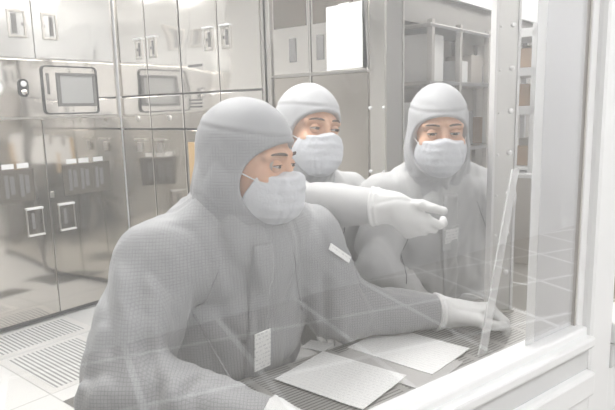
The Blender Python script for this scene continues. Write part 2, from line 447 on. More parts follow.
def hand_sdf(q, curl, thumb, r=.0108, sp=.05):
    """q: x along the hand from the wrist, y towards the palm side, z towards the thumb"""
    K = [(.086, .0, .031), (.091, -.004, .010), (.086, -.001, -.012), (.077, .004, -.031)]
    LN = [(.043, .026, .022), (.048, .030, .023), (.044, .027, .022), (.034, .021, .02)]
    d = rc(q, (-.01, .002, .0), (.03, 0, 0), .027, .024)
    for k in K: d = smin(d, rc(q, (.015, .003, k[2] * .55), k, .019, .0135), .018)
    d = smin(d, rc(q, (.02, .012, .022), (.05, .016, .034), .017, .015), .015)
    for i, (k, ln) in enumerate(zip(K, LN)):
        p = np.array(k); a = 0.; f = None; s = sp * (1.5 - i)
        for j in range(3):
            a += curl[i][j]; dr = np.array([math.cos(a) * math.cos(s), math.sin(a), math.cos(a) * math.sin(s)])
            n = p + dr * ln[j]; rr = r * (1 - .07 * j) * (1 - .08 * (i == 3))
            g = rc(q, p, n, rr, rr * .93); f = g if f is None else smin(f, g, .003); p = n
        d = smin(d, f, .007)
    t = None
    for j in range(len(thumb) - 1):
        g = rc(q, thumb[j], thumb[j + 1], .0145 - .0015 * j, .013 - .0012 * j); t = g if t is None else smin(t, g, .005)
    return smin(d, t, .01)

RELAX = [(.35, .45, .3), (.45, .5, .35), (.5, .55, .4), (.55, .6, .4)]
THUMB = [(.025, .01, .028), (.055, .022, .052), (.085, .03, .058), (.108, .034, .052)]

def build_person(sp):
    S = {k: (V(*v) if isinstance(v, tuple) and len(v) == 3 and not isinstance(v[0], tuple) else v) for k, v in sp.items()}
    hip, neck, Hc = S['hip'], S['neck'], S['head']
    O = V(hip[0], hip[1], 0)
    root = empty('person', O)
    tag(root, sp['label'], 'person', 'cleanroom technicians at the bench')
    # frames
    TF = unit([*S['face_torso'][:2], 0]); axis = unit(neck - hip); TR = unit(np.cross(TF, axis)); TF = np.cross(axis, TR)
    HF = unit(S['face_head']); HU = unit(np.array([0, 0, 1.]) - HF * HF[2]); HR = np.cross(HF, HU)
    c, s_ = math.cos(S['roll']), math.sin(S['roll']); HR, HU = HR * c + HU * s_, HU * c - HR * s_
    HAX = (HR, HF, HU); L = np.linalg.norm(neck - hip)
    sh = {1: S['sh_r'], -1: S['sh_l']}; el = {1: S['el_r'], -1: S['el_l']}; wr = {1: S['wr_r'], -1: S['wr_l']}
    seed = sp['seed']
    knees = {sd: hip + TF0 * .42 + TR * sd * .13 + V(0, 0, 0) for sd in (1, -1) for TF0 in [unit([TF[0], TF[1], 0])]}
    for sd in knees: knees[sd][2] = .545
    FH = unit([TF[0], TF[1], 0]); ank = {sd: knees[sd] + V(0, 0, -.46) - FH * .02 for sd in knees}
    TRP = sp.get('trap', .006)
    def torso(P, g):
        u, v, w = local(P, hip, (TR, TF, axis))
        q = (u / np.float32(1.38), v, w)
        d = rc(q, (0, 0, .02), (0, .015, L * .45), .118 + g, .118 + g)
        d = smin(d, rc(q, (0, .015, L * .45), (0, 0, L - .13), .120 + g, .114 + g), .05)
        for sd in (1, -1):
            d = smin(d, rc(P, neck - axis * .03, sh[sd] - axis * .0, .062 + TRP + g, .05 + TRP * .4 + g), .07)
        return smin(d, rc(P, neck - axis * .05, neck + (Hc - neck) * .2, .062 + g, .055 + g), .06)
    AR = sp.get('arm', 0.)
    def arms(P, g, ru=.058, rl=.05, rw=.034):
        ru += AR * (g > 0); rl += AR * .8 * (g > 0)
        d = None
        for sd in (1, -1):
            a = rc(P, sh[sd], el[sd], ru + g * 1.2, rl + g); b = rc(P, el[sd], wr[sd], rl + g, rw + g * .5)
            a = smin(a, b, .025); d = a if d is None else np.minimum(d, a)
        return d
    def legs(P, g):
        d = None
        for sd in (1, -1):
            h = hip + TR * sd * .085
            a = smin(rc(P, h, knees[sd], .082 + g, .06 + g), rc(P, knees[sd], ank[sd], .06 + g, .045 + g), .03)
            a = smin(a, rc(P, ank[sd] + V(0, 0, -.045), ank[sd] + FH * .16 + V(0, 0, -.055), .038, .03), .03)
            d = a if d is None else np.minimum(d, a)
        return d
    def raglan(P):
        """shallow seam grooves from the collar to each armpit"""
        u, v, w = local(P, neck, (TR, TF, axis)); g = 0
        for sd in (1, -1):
            t = (u * sd - .085) - (-w - .02) * .28
            g = g + np.exp(-(t / .006) ** 2) * np.where((w < .02) & (w > -.26) & (v > -.2), 1., 0.)
        return g
    def suit(P):
        d = torso(P, .022)
        d = smin(d, legs(P, .016), .05)
        u, v, w = local(P, hip, (TR, TF, axis))
        wt = np.clip((w + .02) / .1, 0, 1)
        d = d - .013 * wt * creases(P, seed, sp.get('lam', .13), (1, 1, .38)) - .007 * creases(P, seed + 5, .075, (1, 1, .5))
        a = arms(P, .016)
        for sd in (1, -1):
            a = a - .012 * rings(P, sh[sd], el[sd], .13, seed + sd, .8, .4) - .012 * rings(P, el[sd], wr[sd], .12, seed + 3 + sd, .2, .4)
        for sd in (1, -1):      # the sleeve ends inside the glove cuff
            fd = unit(wr[sd] - el[sd]); t = (P[0] - wr[sd][0]) * np.float32(fd[0]) + (P[1] - wr[sd][1]) * np.float32(fd[1]) + (P[2] - wr[sd][2]) * np.float32(fd[2])
            a = np.where(rc(P, wr[sd] - fd * .06, wr[sd] + fd * .05, .07, .07) < 0, np.maximum(a, t + .012), a)
        near = np.minimum(rc(P, wr[1], wr[1], 0, 0), rc(P, wr[-1], wr[-1], 0, 0)); fade = np.clip((near - .06) / .1, 0, 1)
        a = a - fade * (.017 * creases(P, seed + 20, .18, (1, 1, .6)) + .003 * creases(P, seed + 21, .06))
        d = smin(d, a, sp.get('pit', .022))
        d = d + .0035 * raglan(P)
        return d
    def hood(P):
        q = local(P, Hc, HAX)
        d = ell(q, (0, -.017, .028), (.087, .113, .104))
        d = smin(d, ell(q, (0, -.004, -.055), (.081, .092, .095)), .035)
        nb = local((np.float32(neck[0]), np.float32(neck[1]), np.float32(neck[2])), Hc, HAX)
        d = smin(d, rc(q, (0, -.032, -.085), [float(t) for t in nb], .089, .112), .05)
        d = d - .0045 * creases(P, seed + 31, .075, (1, 1, .8)) * np.clip(.6 - (q[2] + .02) / .12, .25, 1.4)
        d = d - .0035 * creases(P, seed + 37, .06, (.8, .8, 1.3)) * np.clip((-.05 - q[2]) / .05, 0, 1)
        # stitched seam round the brow, and the hem of the face opening
        zz = q[2] - .063 + .10 * (q[1] + .02)  * .2
        d = d + .0022 * np.exp(-(zz / .0035) ** 2) - .0012 * np.exp(-((zz - .008) / .006) ** 2)
        op = ell(q, (0, .104, -.038), (.112, .108, .088))
        hem = np.exp(-((op - .006) / .005) ** 2)
        d = d - .002 * hem
        return smax(d, -op, .006)
    # ---- body: one continuous skin mesh
    def body(P):
        d = torso(P, -.006)
        d = smin(d, arms(P, -.014, .052, .046, .04), .02); d = smin(d, legs(P, -.012), .03)
        q = local(P, Hc, HAX)
        d = smin(d, rc(P, neck, Hc + HU * -.08 + HF * -.03, .05, .052), .03)
        for sd in (1, -1):
            d = smin(d, rc(P, wr[sd], wr[sd] + unit(wr[sd] - el[sd]) * .03, .026, .02), .02)
        return smin(d, head_sdf(q), .012)
    allp = np.array([hip, neck, Hc, *sh.values(), *el.values(), *wr.values(), *knees.values(), *ank.values(), *[a + FH * .2 for a in ank.values()]])
    lo = allp.min(0) - .2; hi = allp.max(0) + .2; lo[2] = -.03
    bx = [axis_pts(lo[i], hi[i], .02, (Hc[i] - .135, Hc[i] + .135), .0036) for i in range(3)]
    bo = sdf_mesh('body', body, *bx, O, root, M['skin'])
    bo['label'] = 'face and body under the suit'
    # ---- coverall
    hi2 = hi.copy(); hi2[2] = max(neck[2] + .16, wr[1][2] + .1, el[1][2] + .1)
    h = sp['h']; fz = (.66, hi2[2])
    cx = [axis_pts(lo[0], hi2[0], h), axis_pts(lo[1], hi2[1], h), axis_pts(lo[2], hi2[2], .022, fz, h)]
    co = sdf_mesh('coverall', suit, *cx, O, root, M[sp['cloth']], smooth_it=1)
    # ---- hood
    lo3 = np.minimum(Hc, neck) - .19; hi3 = np.maximum(Hc, neck) + .19
    capf = lambda v: (((v - Hc) @ HU - .066 + .02 * ((v - Hc) @ HF + .02)) / .004)
    hx = [axis_pts(lo3[i], hi3[i], .0042) for i in range(3)]
    hx[2] = axis_pts(neck[2] - .05, Hc[2] + .16, .0042)
    sdf_mesh('hood', hood, *hx, O, root, M[sp.get('hood', 'hood')], {'cap': capf}, smooth_it=1)
    # ---- mask
    mxs = [axis_pts(Hc[i] - .2, Hc[i] + .2, .0034) for i in range(3)]
    mk = sdf_mesh('face_mask', lambda P: mask_sdf(local(P, Hc, HAX)), *mxs, O, root, M['mask'], smooth_it=1)
    HW = lambda p: Hc + HR * p[0] + HF * p[1] + HU * p[2] - O
    for sx in (1, -1):
        for zz0, zz1 in ((-.03, -.008), (-.095, -.04)):
            pts = [HW((sx * (.066 + .016 * t), (.056 if zz0 > -.05 else .02) - .065 * t, zz0 + (zz1 - zz0) * t)) for t in np.linspace(0, 1, 6)]
            MB().tube(pts, .0016, 6).build('ear_loop', M['loop'], mk, True)
    # ---- eyes and brows
    for sx in (1, -1):
        n1, n2, R_ = 20, 28, .0128; v, f, = [], []
        for i in range(n1 + 1):
            a = math.pi * i / n1
            for j in range(n2):
                b = 2 * math.pi * j / n2; v.append((R_ * math.sin(a) * math.cos(b), R_ * math.cos(a), R_ * math.sin(a) * math.sin(b)))
        for i in range(n1):
            for j in range(n2): f.append((i * n2 + j, i * n2 + (j + 1) % n2, (i + 1) * n2 + (j + 1) % n2, (i + 1) * n2 + j))
        gx, gz = sp['gaze']; g = unit([gx, 1, gz]); vv = np.array(v); iris = (vv / R_) @ g
        w = np.array([HW((sx * .0318, .0785, .001) + p) for p in vv])
        me = mesh('eye', w, f, True); at = me.attributes.new('iris', 'FLOAT', 'POINT'); at.data.foreach_set('value', iris.astype(np.float32))
        e = link('eye', me, bo, M['eye']); e['label'] = 'white eyeball with a dark iris'
        lv, lf = [], []
        for up_ in (1, -1):
            b0 = len(lv); na, ne = 14, 6
            for i in range(na + 1):
                az = rad(-85 + 170 * i / na); e0 = (15 if up_ > 0 else 12) * math.cos(az * .95)
                for j in range(ne + 1):
                    ee = rad(e0 + (95 - e0) * j / ne) * up_
                    lv.append(HW((sx * .0318, .0785, .001)) + HR * (.0141 * math.sin(az) * math.cos(ee)) + HF * (.0141 * math.cos(az) * math.cos(ee)) + HU * (.0141 * math.sin(ee)))
            for i in range(na):
                for j in range(ne): q_ = b0 + i * (ne + 1) + j; lf.append((q_, q_ + 1, q_ + ne + 2, q_ + ne + 1))
        link('eyelid', mesh('eyelid', lv, lf, True), bo, M['skin'])
        # lids: a thin dark lash line above, skin lid
        lash = []
        for az in np.linspace(rad(-75), rad(75), 11):
            ee = rad(15.5 * math.cos(az * .95)); lash.append(HW((sx * .0318, .0785, .001)) + HR * (.0145 * math.sin(az) * math.cos(ee)) + HF * (.0145 * math.cos(az) * math.cos(ee)) + HU * (.0145 * math.sin(ee)))
        MB().tube(lash, .0009, 6).build('eyelash', M['brow'], bo, True)
        br = [HW((sx * x, y, z)) for x, y, z in ((.013, .0945, .0245), (.022, .0945, .0268), (.034, .0895, .0275), (.045, .081, .0255), (.053, .0715, .0215))]
        MB().tube(br, [.002, .003, .003, .0024, .0012], 8).build('eyebrow', M['brow'], bo, True)
    # ---- zip flap down the chest
    if sp.get('placket', True):
        po = sp.get('placket_off', 0.)
        def flap(P):
            u, v, w = local(P, neck, (TR, TF, axis)); d = suit(P)
            r = np.maximum(np.abs(u - po) - .024, np.maximum(w - .012, -w - .44)); r = np.maximum(r, .03 - v)
            return smax(smax(d - .009, -(d + .008), .001), r, .002)
        pc = neck - axis * .2 + TF * .12
        ext = np.array([.2, .2, .27])
        pxs = [axis_pts(pc[i] - ext[i], pc[i] + ext[i], .005) for i in range(3)]
        sdf_mesh('zip_flap', flap, *pxs, O, root, M[sp['cloth']], smooth_it=1)
    # ---- gloves
    for sd, key in ((1, 'hand_r'), (-1, 'hand_l')):
        hd = sp[key]; a = unit(hd['a']); b = unit(np.array(hd['b']) - a * np.dot(a, hd['b'])); cc = np.cross(a, b) * sd
        W0 = wr[sd]; fd = unit(wr[sd] - el[sd])
        curl = hd.get('curl', RELAX); th = hd.get('thumb', THUMB)
        rr_ = hd.get('r', .0108)
        def glove(P):
            hs = hd.get('scale', 1.); q = local(P, W0 + fd * .012, (a / hs, b / hs, cc / hs)); d = hand_sdf(q, curl, th, rr_) * np.float32(hs)
            cu = rc(P, W0 - fd * .045, W0 + fd * .016, .053, .036); d = smin(d, cu, .018)
            d = np.minimum(d, rc(P, W0 - fd * .052, W0 - fd * .050, .0495, .0495) if False else d)
            t = (P[0] - W0[0]) * fd[0] + (P[1] - W0[1]) * fd[1] + (P[2] - W0[2]) * fd[2]
            d = d - .0022 * (np.exp(-((t + .034) / .003) ** 2) + np.exp(-((t + .022) / .003) ** 2) - .7 * np.exp(-((t + .028) / .002) ** 2)) - .0022 * creases(P, seed + 50, .045)
            return smax(d, -(t + .038), .003)
        ce = W0 + a * .06
        gx = [axis_pts(ce[i] - .17, ce[i] + .17, .0028 if hd.get('fine') else .004) for i in range(3)]
        sdf_mesh('glove', glove, *gx, O, root, M['glove'], smooth_it=1)
    return root, dict(TR=TR, TF=TF, axis=axis, neck=neck, suit=suit, O=O)

def eye_mat():
    m, nt, N, L, out = nodes('eye')
    b = N.new('ShaderNodeBsdfPrincipled'); L.new(b.outputs[0], out.inputs[0]); b.inputs['Roughness'].default_value = .15
    at = N.new('ShaderNodeAttribute'); at.attribute_name = 'iris'
    cr = N.new('ShaderNodeValToRGB'); L.new(at.outputs['Fac'], cr.inputs[0]); cr.color_ramp.interpolation = 'CONSTANT'
    e = cr.color_ramp.elements; e[0].position = 0; e[0].color = (.5, .46, .43, 1); e[1].position = .83; e[1].color = (.09, .055, .03, 1)
    x = e.new(.965); x.color = (.01, .01, .01, 1)
    L.new(cr.outputs[0], b.inputs['Base Color']); return m
M['eye'] = eye_mat()

def card(parent, O, c, ux, uz, w, hgt, name, m, th=.003, label=None):
    """a small flat card with thickness: centre c (world), width axis ux, height axis uz"""
    ux = unit(ux); uz = unit(np.array(uz) - ux * np.dot(ux, uz)); n = np.cross(ux, uz)
    mb = MB().box(-w / 2, w / 2, -th / 2, th / 2, -hgt / 2, hgt / 2, .0012)
    o = mb.build(name, m, parent)
    R = Matrix((( ux[0], -n[0], uz[0]), (ux[1], -n[1], uz[1]), (ux[2], -n[2], uz[2]))).to_4x4()
    o.matrix_local = Matrix.Translation(Vector(np.asarray(c) - O)) @ R
    if label: o['label'] = label
    return o
def on_suit(info, p, d, off=.010):
    """march from p along -d onto the cloth; return the point just off it and the cloth's facing there"""
    p = np.asarray(p, float); d = unit(d)
    ev = lambda q: float(info['suit'](tuple(np.array([np.float32(t)]) for t in q))[0])
    for _ in range(160):
        s = ev(p)
        if s < off: break
        p = p - d * max(.0012, s * .5)
    h = .05; g = np.array([ev(p + np.eye(3)[k] * h) - ev(p - np.eye(3)[k] * h) for k in range(3)])
    return p, unit(unit(g) + d * .6)

# ================================================================== PEOPLE
sp_seed = 41
p1, i1 = build_person(dict(
    label='person nearest the glass in grey hooded coverall and mask, looking right over the papers',
    hip=(-.268, 1.447, .55), neck=(-.165, 1.285, 1.075), head=(-.122, 1.25, 1.215), face_torso=(.57, -.82, 0), face_head=(.90, -.42, -.14), roll=0.03,
    arm=.016, pit=.018, trap=.022, sh_r=(-.318, 1.18, 1.005), sh_l=(-.012, 1.395, 1.005), el_r=(-.365, 1.05, .80), wr_r=(-.045, .945, .764), el_l=(.075, 1.445, .805), wr_l=(.372, 1.50, .768),
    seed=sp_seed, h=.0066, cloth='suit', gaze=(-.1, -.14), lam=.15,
    hand_r=dict(a=(.95, -.1, -.05), b=(0, 0, -1)),
    hand_l=dict(scale=1.1, a=(.99, .02, .06), b=(0, -.2, -1), fine=True, curl=[(.7, .9, .5), (.8, 1., .6), (.9, 1., .6), (.9, 1., .6)])))
p2, i2 = build_person(dict(
    label='hooded and masked person in the middle, arm stretched out pointing to the right',
    hip=(-.15, 1.99, .55), neck=(-.02, 1.765, 1.09), head=(.010, 1.66, 1.262), face_torso=(.55, -.83, 0), face_head=(.52, -.85, .01), roll=.13,
    sh_r=(-.175, 1.675, 1.05), sh_l=(.13, 1.875, 1.03), el_r=(-.02, 1.51, 1.07), wr_r=(.198, 1.425, 1.075), el_l=(.11, 1.94, .80), wr_l=(.08, 1.74, .69),
    seed=23, h=.0085, cloth='suit_veiled', hood='hood_plain', gaze=(-.22, -.06), placket=True,
    hand_r=dict(scale=.97, r=.0125, a=(.74, -.10, -.60), b=(.35, .95, .15), fine=True, curl=[(.45, .75, .4), (.8, 1.0, .6), (.95, 1.1, .6), (1.0, 1.1, .6)],
                thumb=[(.03, .004, .03), (.054, .0, .054), (.08, -.006, .068), (.103, -.006, .078)]),
    hand_l=dict(a=(.1, -1, -.1), b=(0, 0, -1))))
p3, i3 = build_person(dict(
    label='hooded and masked person at right facing the window, badge on chest',
    hip=(.43, 2.03, .55), neck=(.405, 1.80, 1.095), head=(.390, 1.715, 1.252), face_torso=(.12, -.99, 0), face_head=(-.05, -.98, -.13), roll=0.,
    sh_r=(.235, 1.79, 1.03), sh_l=(.575, 1.82, 1.03), el_r=(.215, 1.735, .84), wr_r=(.36, 1.715, .69), el_l=(.575, 1.875, .80), wr_l=(.51, 1.775, .67),
    seed=37, h=.0085, cloth='suit_veiled', hood='hood_plain', gaze=(.06, -.06),
    hand_r=dict(a=(.8, -.6, -.05), b=(0, 0, -1)), hand_l=dict(a=(-.7, -.7, -.05), b=(0, 0, -1))))

# badges
def badge(info, root, p, d, upv, w, hgt, name, m, label=None, off=.011):
    """a card laid on the cloth: its four corners are dropped onto the suit and a plane put through them"""
    d = unit(d); u0 = unit(np.cross(upv, d)); w0 = np.cross(d, u0)
    pt = {(i, j): on_suit(info, np.asarray(p) + u0 * i * w / 2 + w0 * j * hgt / 2, d, off)[0] for i in (-1, 0, 1) for j in (-1, 0, 1)}
    ux = unit(sum(pt[1, j] - pt[-1, j] for j in (-1, 0, 1))); uz = sum(pt[i, 1] - pt[i, -1] for i in (-1, 0, 1)); uz = unit(uz - ux * np.dot(ux, uz))
    n = np.cross(ux, uz)
    c = np.mean(list(pt.values()), 0); c = c + n * max(np.dot(q - c, n) for q in pt.values()) * .7
    return card(root, info['O'], c, ux, uz, w, hgt, name, m, label=label), c, n, ux
badge(i1, p1, i1['neck'] - i1['axis'] * .245 + i1['TF'] * .3 - i1['TR'] * .012, i1['TF'], i1['axis'] + i1['TR'] * .05, .044, .100, 'name_badge', M['card'], 'white printed card clipped to the flap', .015)
d_ = unit(V(.15, -1, .3))
badge(i1, p1, V(.062, 1.40, .962) + d_ * .2, d_, V(.5, .2, .84), .078, .017, 'sleeve_label', M['card'], 'white strip on the upper sleeve', .007)
o_, c, n, ux = badge(i3, p3, i3['neck'] - i3['axis'] * .125 + i3['TF'] * .3, i3['TF'], i3['axis'], .054, .080, 'name_badge', M['cardedge'], 'framed badge on the chest', .012)
card(p3, i3['O'], c + n * .0025, ux, i3['axis'], .043, .068, 'badge_photo', M['card'])

def seam(info, root, pts, name='seam', r=.0016):
    q = [on_suit(info, info['neck'] + info['TR'] * u + info['axis'] * w + info['TF'] * .3, info['TF'], .001)[0] - info['O'] for u, w in pts]
    o = MB().tube(q, r, 6).build(name, M['seam'], root, True); return o
for inf, rt_ in ((i1, p1), (i3, p3), (i2, p2)):
    for sd in (1, -1):
        seam(inf, rt_, [(sd * (.088 + .07 * t), -.03 - .19 * t) for t in np.linspace(0, 1, 12)])
seam(i3, p3, [(.0, -.02 - .3 * t) for t in np.linspace(0, 1, 16)], 'zip_line', .0014)
seam(i1, p1, [(-.0, -.03 - .36 * t) for t in np.linspace(0, 1, 16)], 'zip_line', .0012)

# stools under the people
def stool(x, y, label):
    r = empty('lab_stool', (x, y, 0)); tag(r, label, 'stool', 'stools under the technicians')
    MB().tube([(0, 0, .385), (0, 0, .39), (0, 0, .418), (0, 0, .425)], [.165, .175, .175, .165], 28).build('seat', M['darkgrey'], r)
    MB().tube([(0, 0, .05), (0, 0, .386)], .024, 14).build('column', M['steel_soft'], r)
    for k in range(5):
        a = 2 * math.pi * k / 5; q = (math.cos(a), math.sin(a))
        MB().tube([(0, 0, .06), (q[0] * .14, q[1] * .14, .045), (q[0] * .22, q[1] * .22, .022)], [.018, .016, .022], 8).build('foot', M['steel_soft'], r)
stool(-.268, 1.447, 'round stool under the person nearest the glass')
stool(-.15, 1.99, 'round stool under the pointing person')
stool(.43, 2.03, 'round stool under the person with the chest badge')

# ================================================================== SETTING
def poly_slab(name, pts, z0, z1, m):
    n = len(pts); v = [(x, y, z0) for x, y in pts] + [(x, y, z1) for x, y in pts]
    f = [tuple(range(n))[::-1], tuple(range(n, 2 * n))] + [(k, (k + 1) % n, n + (k + 1) % n, n + k) for k in range(n)]
    return struct(link(name, mesh(name, v, f), None, m))
WD = V(.8, .6, 0); WN = V(.6, -.8, 0); G0 = V(.654, 1.375, 0)          # window line: direction, outward normal, foot of the jamb
def wp(s, d=0.): p = G0 + WD * s + WN * d; return (p[0], p[1])
cut0, cut1 = wp(-4.2), wp(6.5)
split = A0 + EV * 1.6 + NV * .1
# cleanroom floor: white tiles on the left, grey tiles with pale joints to the right
Lp = lambda s, o: tuple((A0 + EV * s + NV * o)[:2])
f1 = poly_slab('floor', [cut0, wp(0), Lp(2.35, 2.2), Lp(2.35, -1.2), Lp(-4, -1.2)], -.06, 0, M['floor'])
f2 = poly_slab('floor', [wp(0), cut1, Lp(9, 3.0), Lp(9, -1.2), Lp(2.35, -1.2), Lp(2.35, 2.2)], -.06, 0, M['floor_grey'])
f3 = poly_slab('floor', [wp(-4.2, 2.6), wp(6.5, 2.6), wp(6.5, 0), wp(-4.2, 0)], -.06, 0, M['floor_grey'])
poly_slab('ceiling', [wp(-4.2, 2.6), wp(6.5, 2.6), Lp(9, 3.0), Lp(9, -1.2), Lp(-4, -1.2)], 2.7, 2.78, M['white'])

def wall(name, p, q, z0, z1, m, th=.06, side=1):
    p = np.array([*p[:2]]); q = np.array([*q[:2]]); d = (q - p) / np.linalg.norm(q - p); nn = np.array([-d[1], d[0]]) * th * side
    return poly_slab(name, [tuple(p), tuple(q), tuple(q + nn), tuple(p + nn)], z0, z1, m)
wall('wall_left', Lp(-4, -.72), Lp(2.3, -.72), 0, 2.7, M['offwhite'])
wall('wall_back_2', tuple((CC + EV * .14 + NV * 1.40)[:2]), tuple((CC + EV * .14 + NV * 2.165)[:2]), 0, 2.7, M['warmwall'], th=.012)
wall('wall_back', tuple((CC + EV * .7 - NV * .8)[:2]), tuple((CC + EV * .7 + NV * 1.39)[:2]), 0, 2.7, M['warmwall'])
wall('wall_right', Lp(1.5, 1.55), Lp(9, 1.55), 0, 2.7, M['warmwall'])
wall('wall_far', Lp(8.6, -1.2), Lp(8.6, 4), 0, 2.7, M['offwhite'])
wall('wall_near', Lp(-3.3, -1.2), Lp(-3.3, 4), 0, 2.7, M['offwhite'])
wall('wall_corridor', wp(-4.2, 2.5), wp(6.5, 2.5), 0, 2.7, M['white'], side=-1)
wall('wall_corridor_end', wp(6.3, 0), wp(6.3, 2.5), 0, 2.7, M['white'])
wall('wall_corridor_near', wp(-3.9, 0), wp(-3.9, 2.5), 0, 2.7, M['white'])

# window wall (local x along the wall, y into the room, z up)
wang = math.atan2(WD[1], WD[0])
w1 = struct(empty('window_1', tuple(G0), wang))
# local +y = (-.6,.8) = into the room
MB().box(-3.0, .02, -.003, .003, .742, 2.42).build('glass_pane', M['glass'], w1)
MB().box(-3.0, .02, -.05, .05, .725, .752, .006).box(-3.0, .02, -.028, .028, .745, .772, .006).build('sill_rail', M['white'], w1)
MB().box(-3.0, .02, -.035, .05, .66, .728, .008).build('lower_rail', M['rail'], w1)
MB().box(-3.0, .02, -.055, .05, .60, .664, .008).build('bottom_rail', M['white'], w1)
MB().box(-.002, .004, -.0045, .0045, .77, 2.42).build('gasket', M['gasket'], w1)
MB().box(.004, .035, -.008, .05, .0, 2.5, .004).box(.03, .15, -.030, .06, .0, 2.5, .012).build('jamb', M['white'], w1)
MB().box(-3.0, .02, -.05, .05, 2.4, 2.5, .006).build('head_rail', M['white'], w1)
MB().box(-.165, -.004, .0032, .0046, .772, 2.4).build('reflection_strip', M['glare'], w1)  # stands in for a pale vertical reflection on the glass
MB().box(-.20, -.168, .0032, .0050, .772, 2.4).build('reflection_edge', M['glare_bright'], w1)  # brighter left border of that imitated reflection
w2 = struct(empty('window_2', tuple(G0), wang))
MB().box(.15, 1.6, -.003, .003, .742, 2.42).build('glass_pane', M['glass'], w2)
MB().box(.15, 1.6, -.05, .05, .69, .75, .006).build('sill_rail', M['white'], w2)
MB().box(.15, 1.6, -.03, .05, .62, .69, .006).build('lower_rail', M['rail'], w2)
MB().box(.15, 1.6, -.05, .05, 2.4, 2.5, .006).build('head_rail', M['white'], w2)
def wbox(name, x0, x1, y0, y1, z0, z1, m, c=0.):
    o = MB().box(x0, x1, y0, y1, z0, z1, c).build(name, m); o.location = tuple(G0); o.rotation_euler = (0, 0, wang); return struct(o)
wbox('wall_below_window', -4.2, .02, -.02, .04, 0, .602, M['white'])
wbox('trim_1', -4.2, .01, -.045, -.02, .54, .60, M['white'], .006)
wbox('wall_below_window_2', .15, 1.6, -.02, .04, 0, .622, M['white'])
wbox('wall_window_right', 1.6, 6.5, -.05, .05, 0, 2.7, M['white'])
wbox('wall_window_left', -4.2, -3.0, -.05, .05, .6, 2.7, M['white'])
wbox('wall_above_window', -3.0, 1.6, -.05, .05, 2.5, 2.7, M['white'])

# ================================================================== LEFT CABINET  (local x along the wall, -y out into the room)
eang = math.atan2(EV[1], EV[0])
def at_left(s, o=0., z=0.): p = A0 + EV * s + NV * o; return (p[0], p[1], z)
LC = empty('process_cabinet', at_left(0), eang)
tag(LC, 'large polished steel process cabinet with touch screen and four doors on the left', 'cabinet')
MB().box(-.20, .945, .012, .70, .06, 2.35).build('cabinet_body', M['steel_soft'], LC)
MB().box(-.18, .94, .06, .66, 0, .062).build('plinth', M['darkgrey'], LC)
def pull(mb_parent, x0, x1, z0, z1, slot, y=-.004):
    """recessed pull: frame, dark recess, latch dot"""
    mb = MB(); rr_ring(mb, [(x1, z1), (x0, z1), (x0, z0), (x1, z0)], [(x1 - .012, z1 - .012), (x0 + .012, z1 - .012), (x0 + .012, z0 + .012), (x1 - .012, z0 + .012)], y + .006, y - .008)
    h = mb.build('handle', M['steel_soft'], mb_parent)
    MB().box(slot[0], slot[1], y - .004, y + .003, z0 + .024, z1 - .024).build('recess', M['darkgrey'], h) if False else None
    mb = MB().box(slot[0], slot[1], y - .003, y + .003, z0 + .022, z1 - .022)
    mb.box(slot[2] - .005, slot[2] + .005, y - .004, y + .003, (z0 + z1) / 2 - .008, (z0 + z1) / 2 + .008)
    mb.build('handle_recess', M['darkgrey'], mb_parent)
    return h
for x0, x1, hx, sl in ((-.195, .384, (.237, .345), (.262, .292, .327)), (.390, .925, (.443, .543), (.492, .516, .462))):
    d = MB().box(x0, x1, -.004, .014, 1.668, 2.33, .003).build('upper_door', M['steel_white'], LC); pull(d, hx[0], hx[1], 1.785, 1.943, sl)
MB().box(-.195, .925, -.004, .014, 1.312, 1.658, .003).build('control_fascia', M['steel'], LC)
for x0, x1, hx in ((-.195, .384, (.231, .337)), (.390, .945, (.440, .548))):
    d = MB().box(x0, x1, -.004, .014, .045, 1.300, .003).build('lower_door', M['steel_mid'], LC)
    a, b = hx
    MB().box(a + .004, b - .004, -.007, .0, .590, .745).build('handle_recess', M['steel_mid'], d)
    h = MB().box(a, b, -.022, -.002, .742, .756, .003).build('handle', M['white'], d)
    MB().box(a, b, -.018, -.002, .574, .586, .003).build('handle_foot', M['offwhite'], d)
    for xa in (a, b - .006): MB().box(xa, xa + .006, -.010, -.002, .586, .742).build('handle_side', M['steel_soft'], d)
    MB().box(a + .03, a + .05, -.009, -.005, .62, .72).build('handle_slot', M['darkgrey'], d)
# monitor
ring_o = rrect(.408, .785, 1.325, 1.628, .03); ring_i = rrect(.417, .776, 1.334, 1.619, .024)
mb = MB(); rr_ring(mb, ring_o, ring_i, -.002, -.016); bz = mb.build('monitor_bezel', M['black'], LC)
mb = MB(); rr_plate(mb, ring_i, -.003, -.009); mb.build('monitor_plate', M['steel'], LC)
mb = MB(); rr_ring(mb, [(.77, 1.585), (.503, 1.585), (.503, 1.374), (.77, 1.374)], [(.748, 1.567), (.525, 1.567), (.525, 1.394), (.748, 1.394)], -.008, -.018); mb.build('screen_frame', M['darkgrey'], LC)
MB().box(.524, .749, -.013, -.006, 1.393, 1.568).build('touch_screen', M['screen'], LC)
MB().box(.438, .456, -.013, -.006, 1.45, 1.58, .003).build('port_cover', M['darkgrey'], LC)
mb = MB(); rr_plate(mb, rrect(.262, .322, 1.435, 1.542, .028), -.002, -.014); sw = mb.build('switch_plate', M['black'], LC)
MB().dome((.292, -.014, 1.512), (0, -1, 0), .018, .01).build('switch_lamp', M['white'], sw)
MB().dome((.292, -.014, 1.463), (0, -1, 0), .018, .012).build('switch_button', M['steel'], sw)
mb = MB().tube([(.13, -.001, 1.49), (.13, -.014, 1.49)], .05, 24); g = mb.build('round_gauge', M['steel_soft'], LC)
MB().tube([(.13, -.014, 1.49), (.13, -.018, 1.49)], .038, 24).build('gauge_face', M['white'], g)
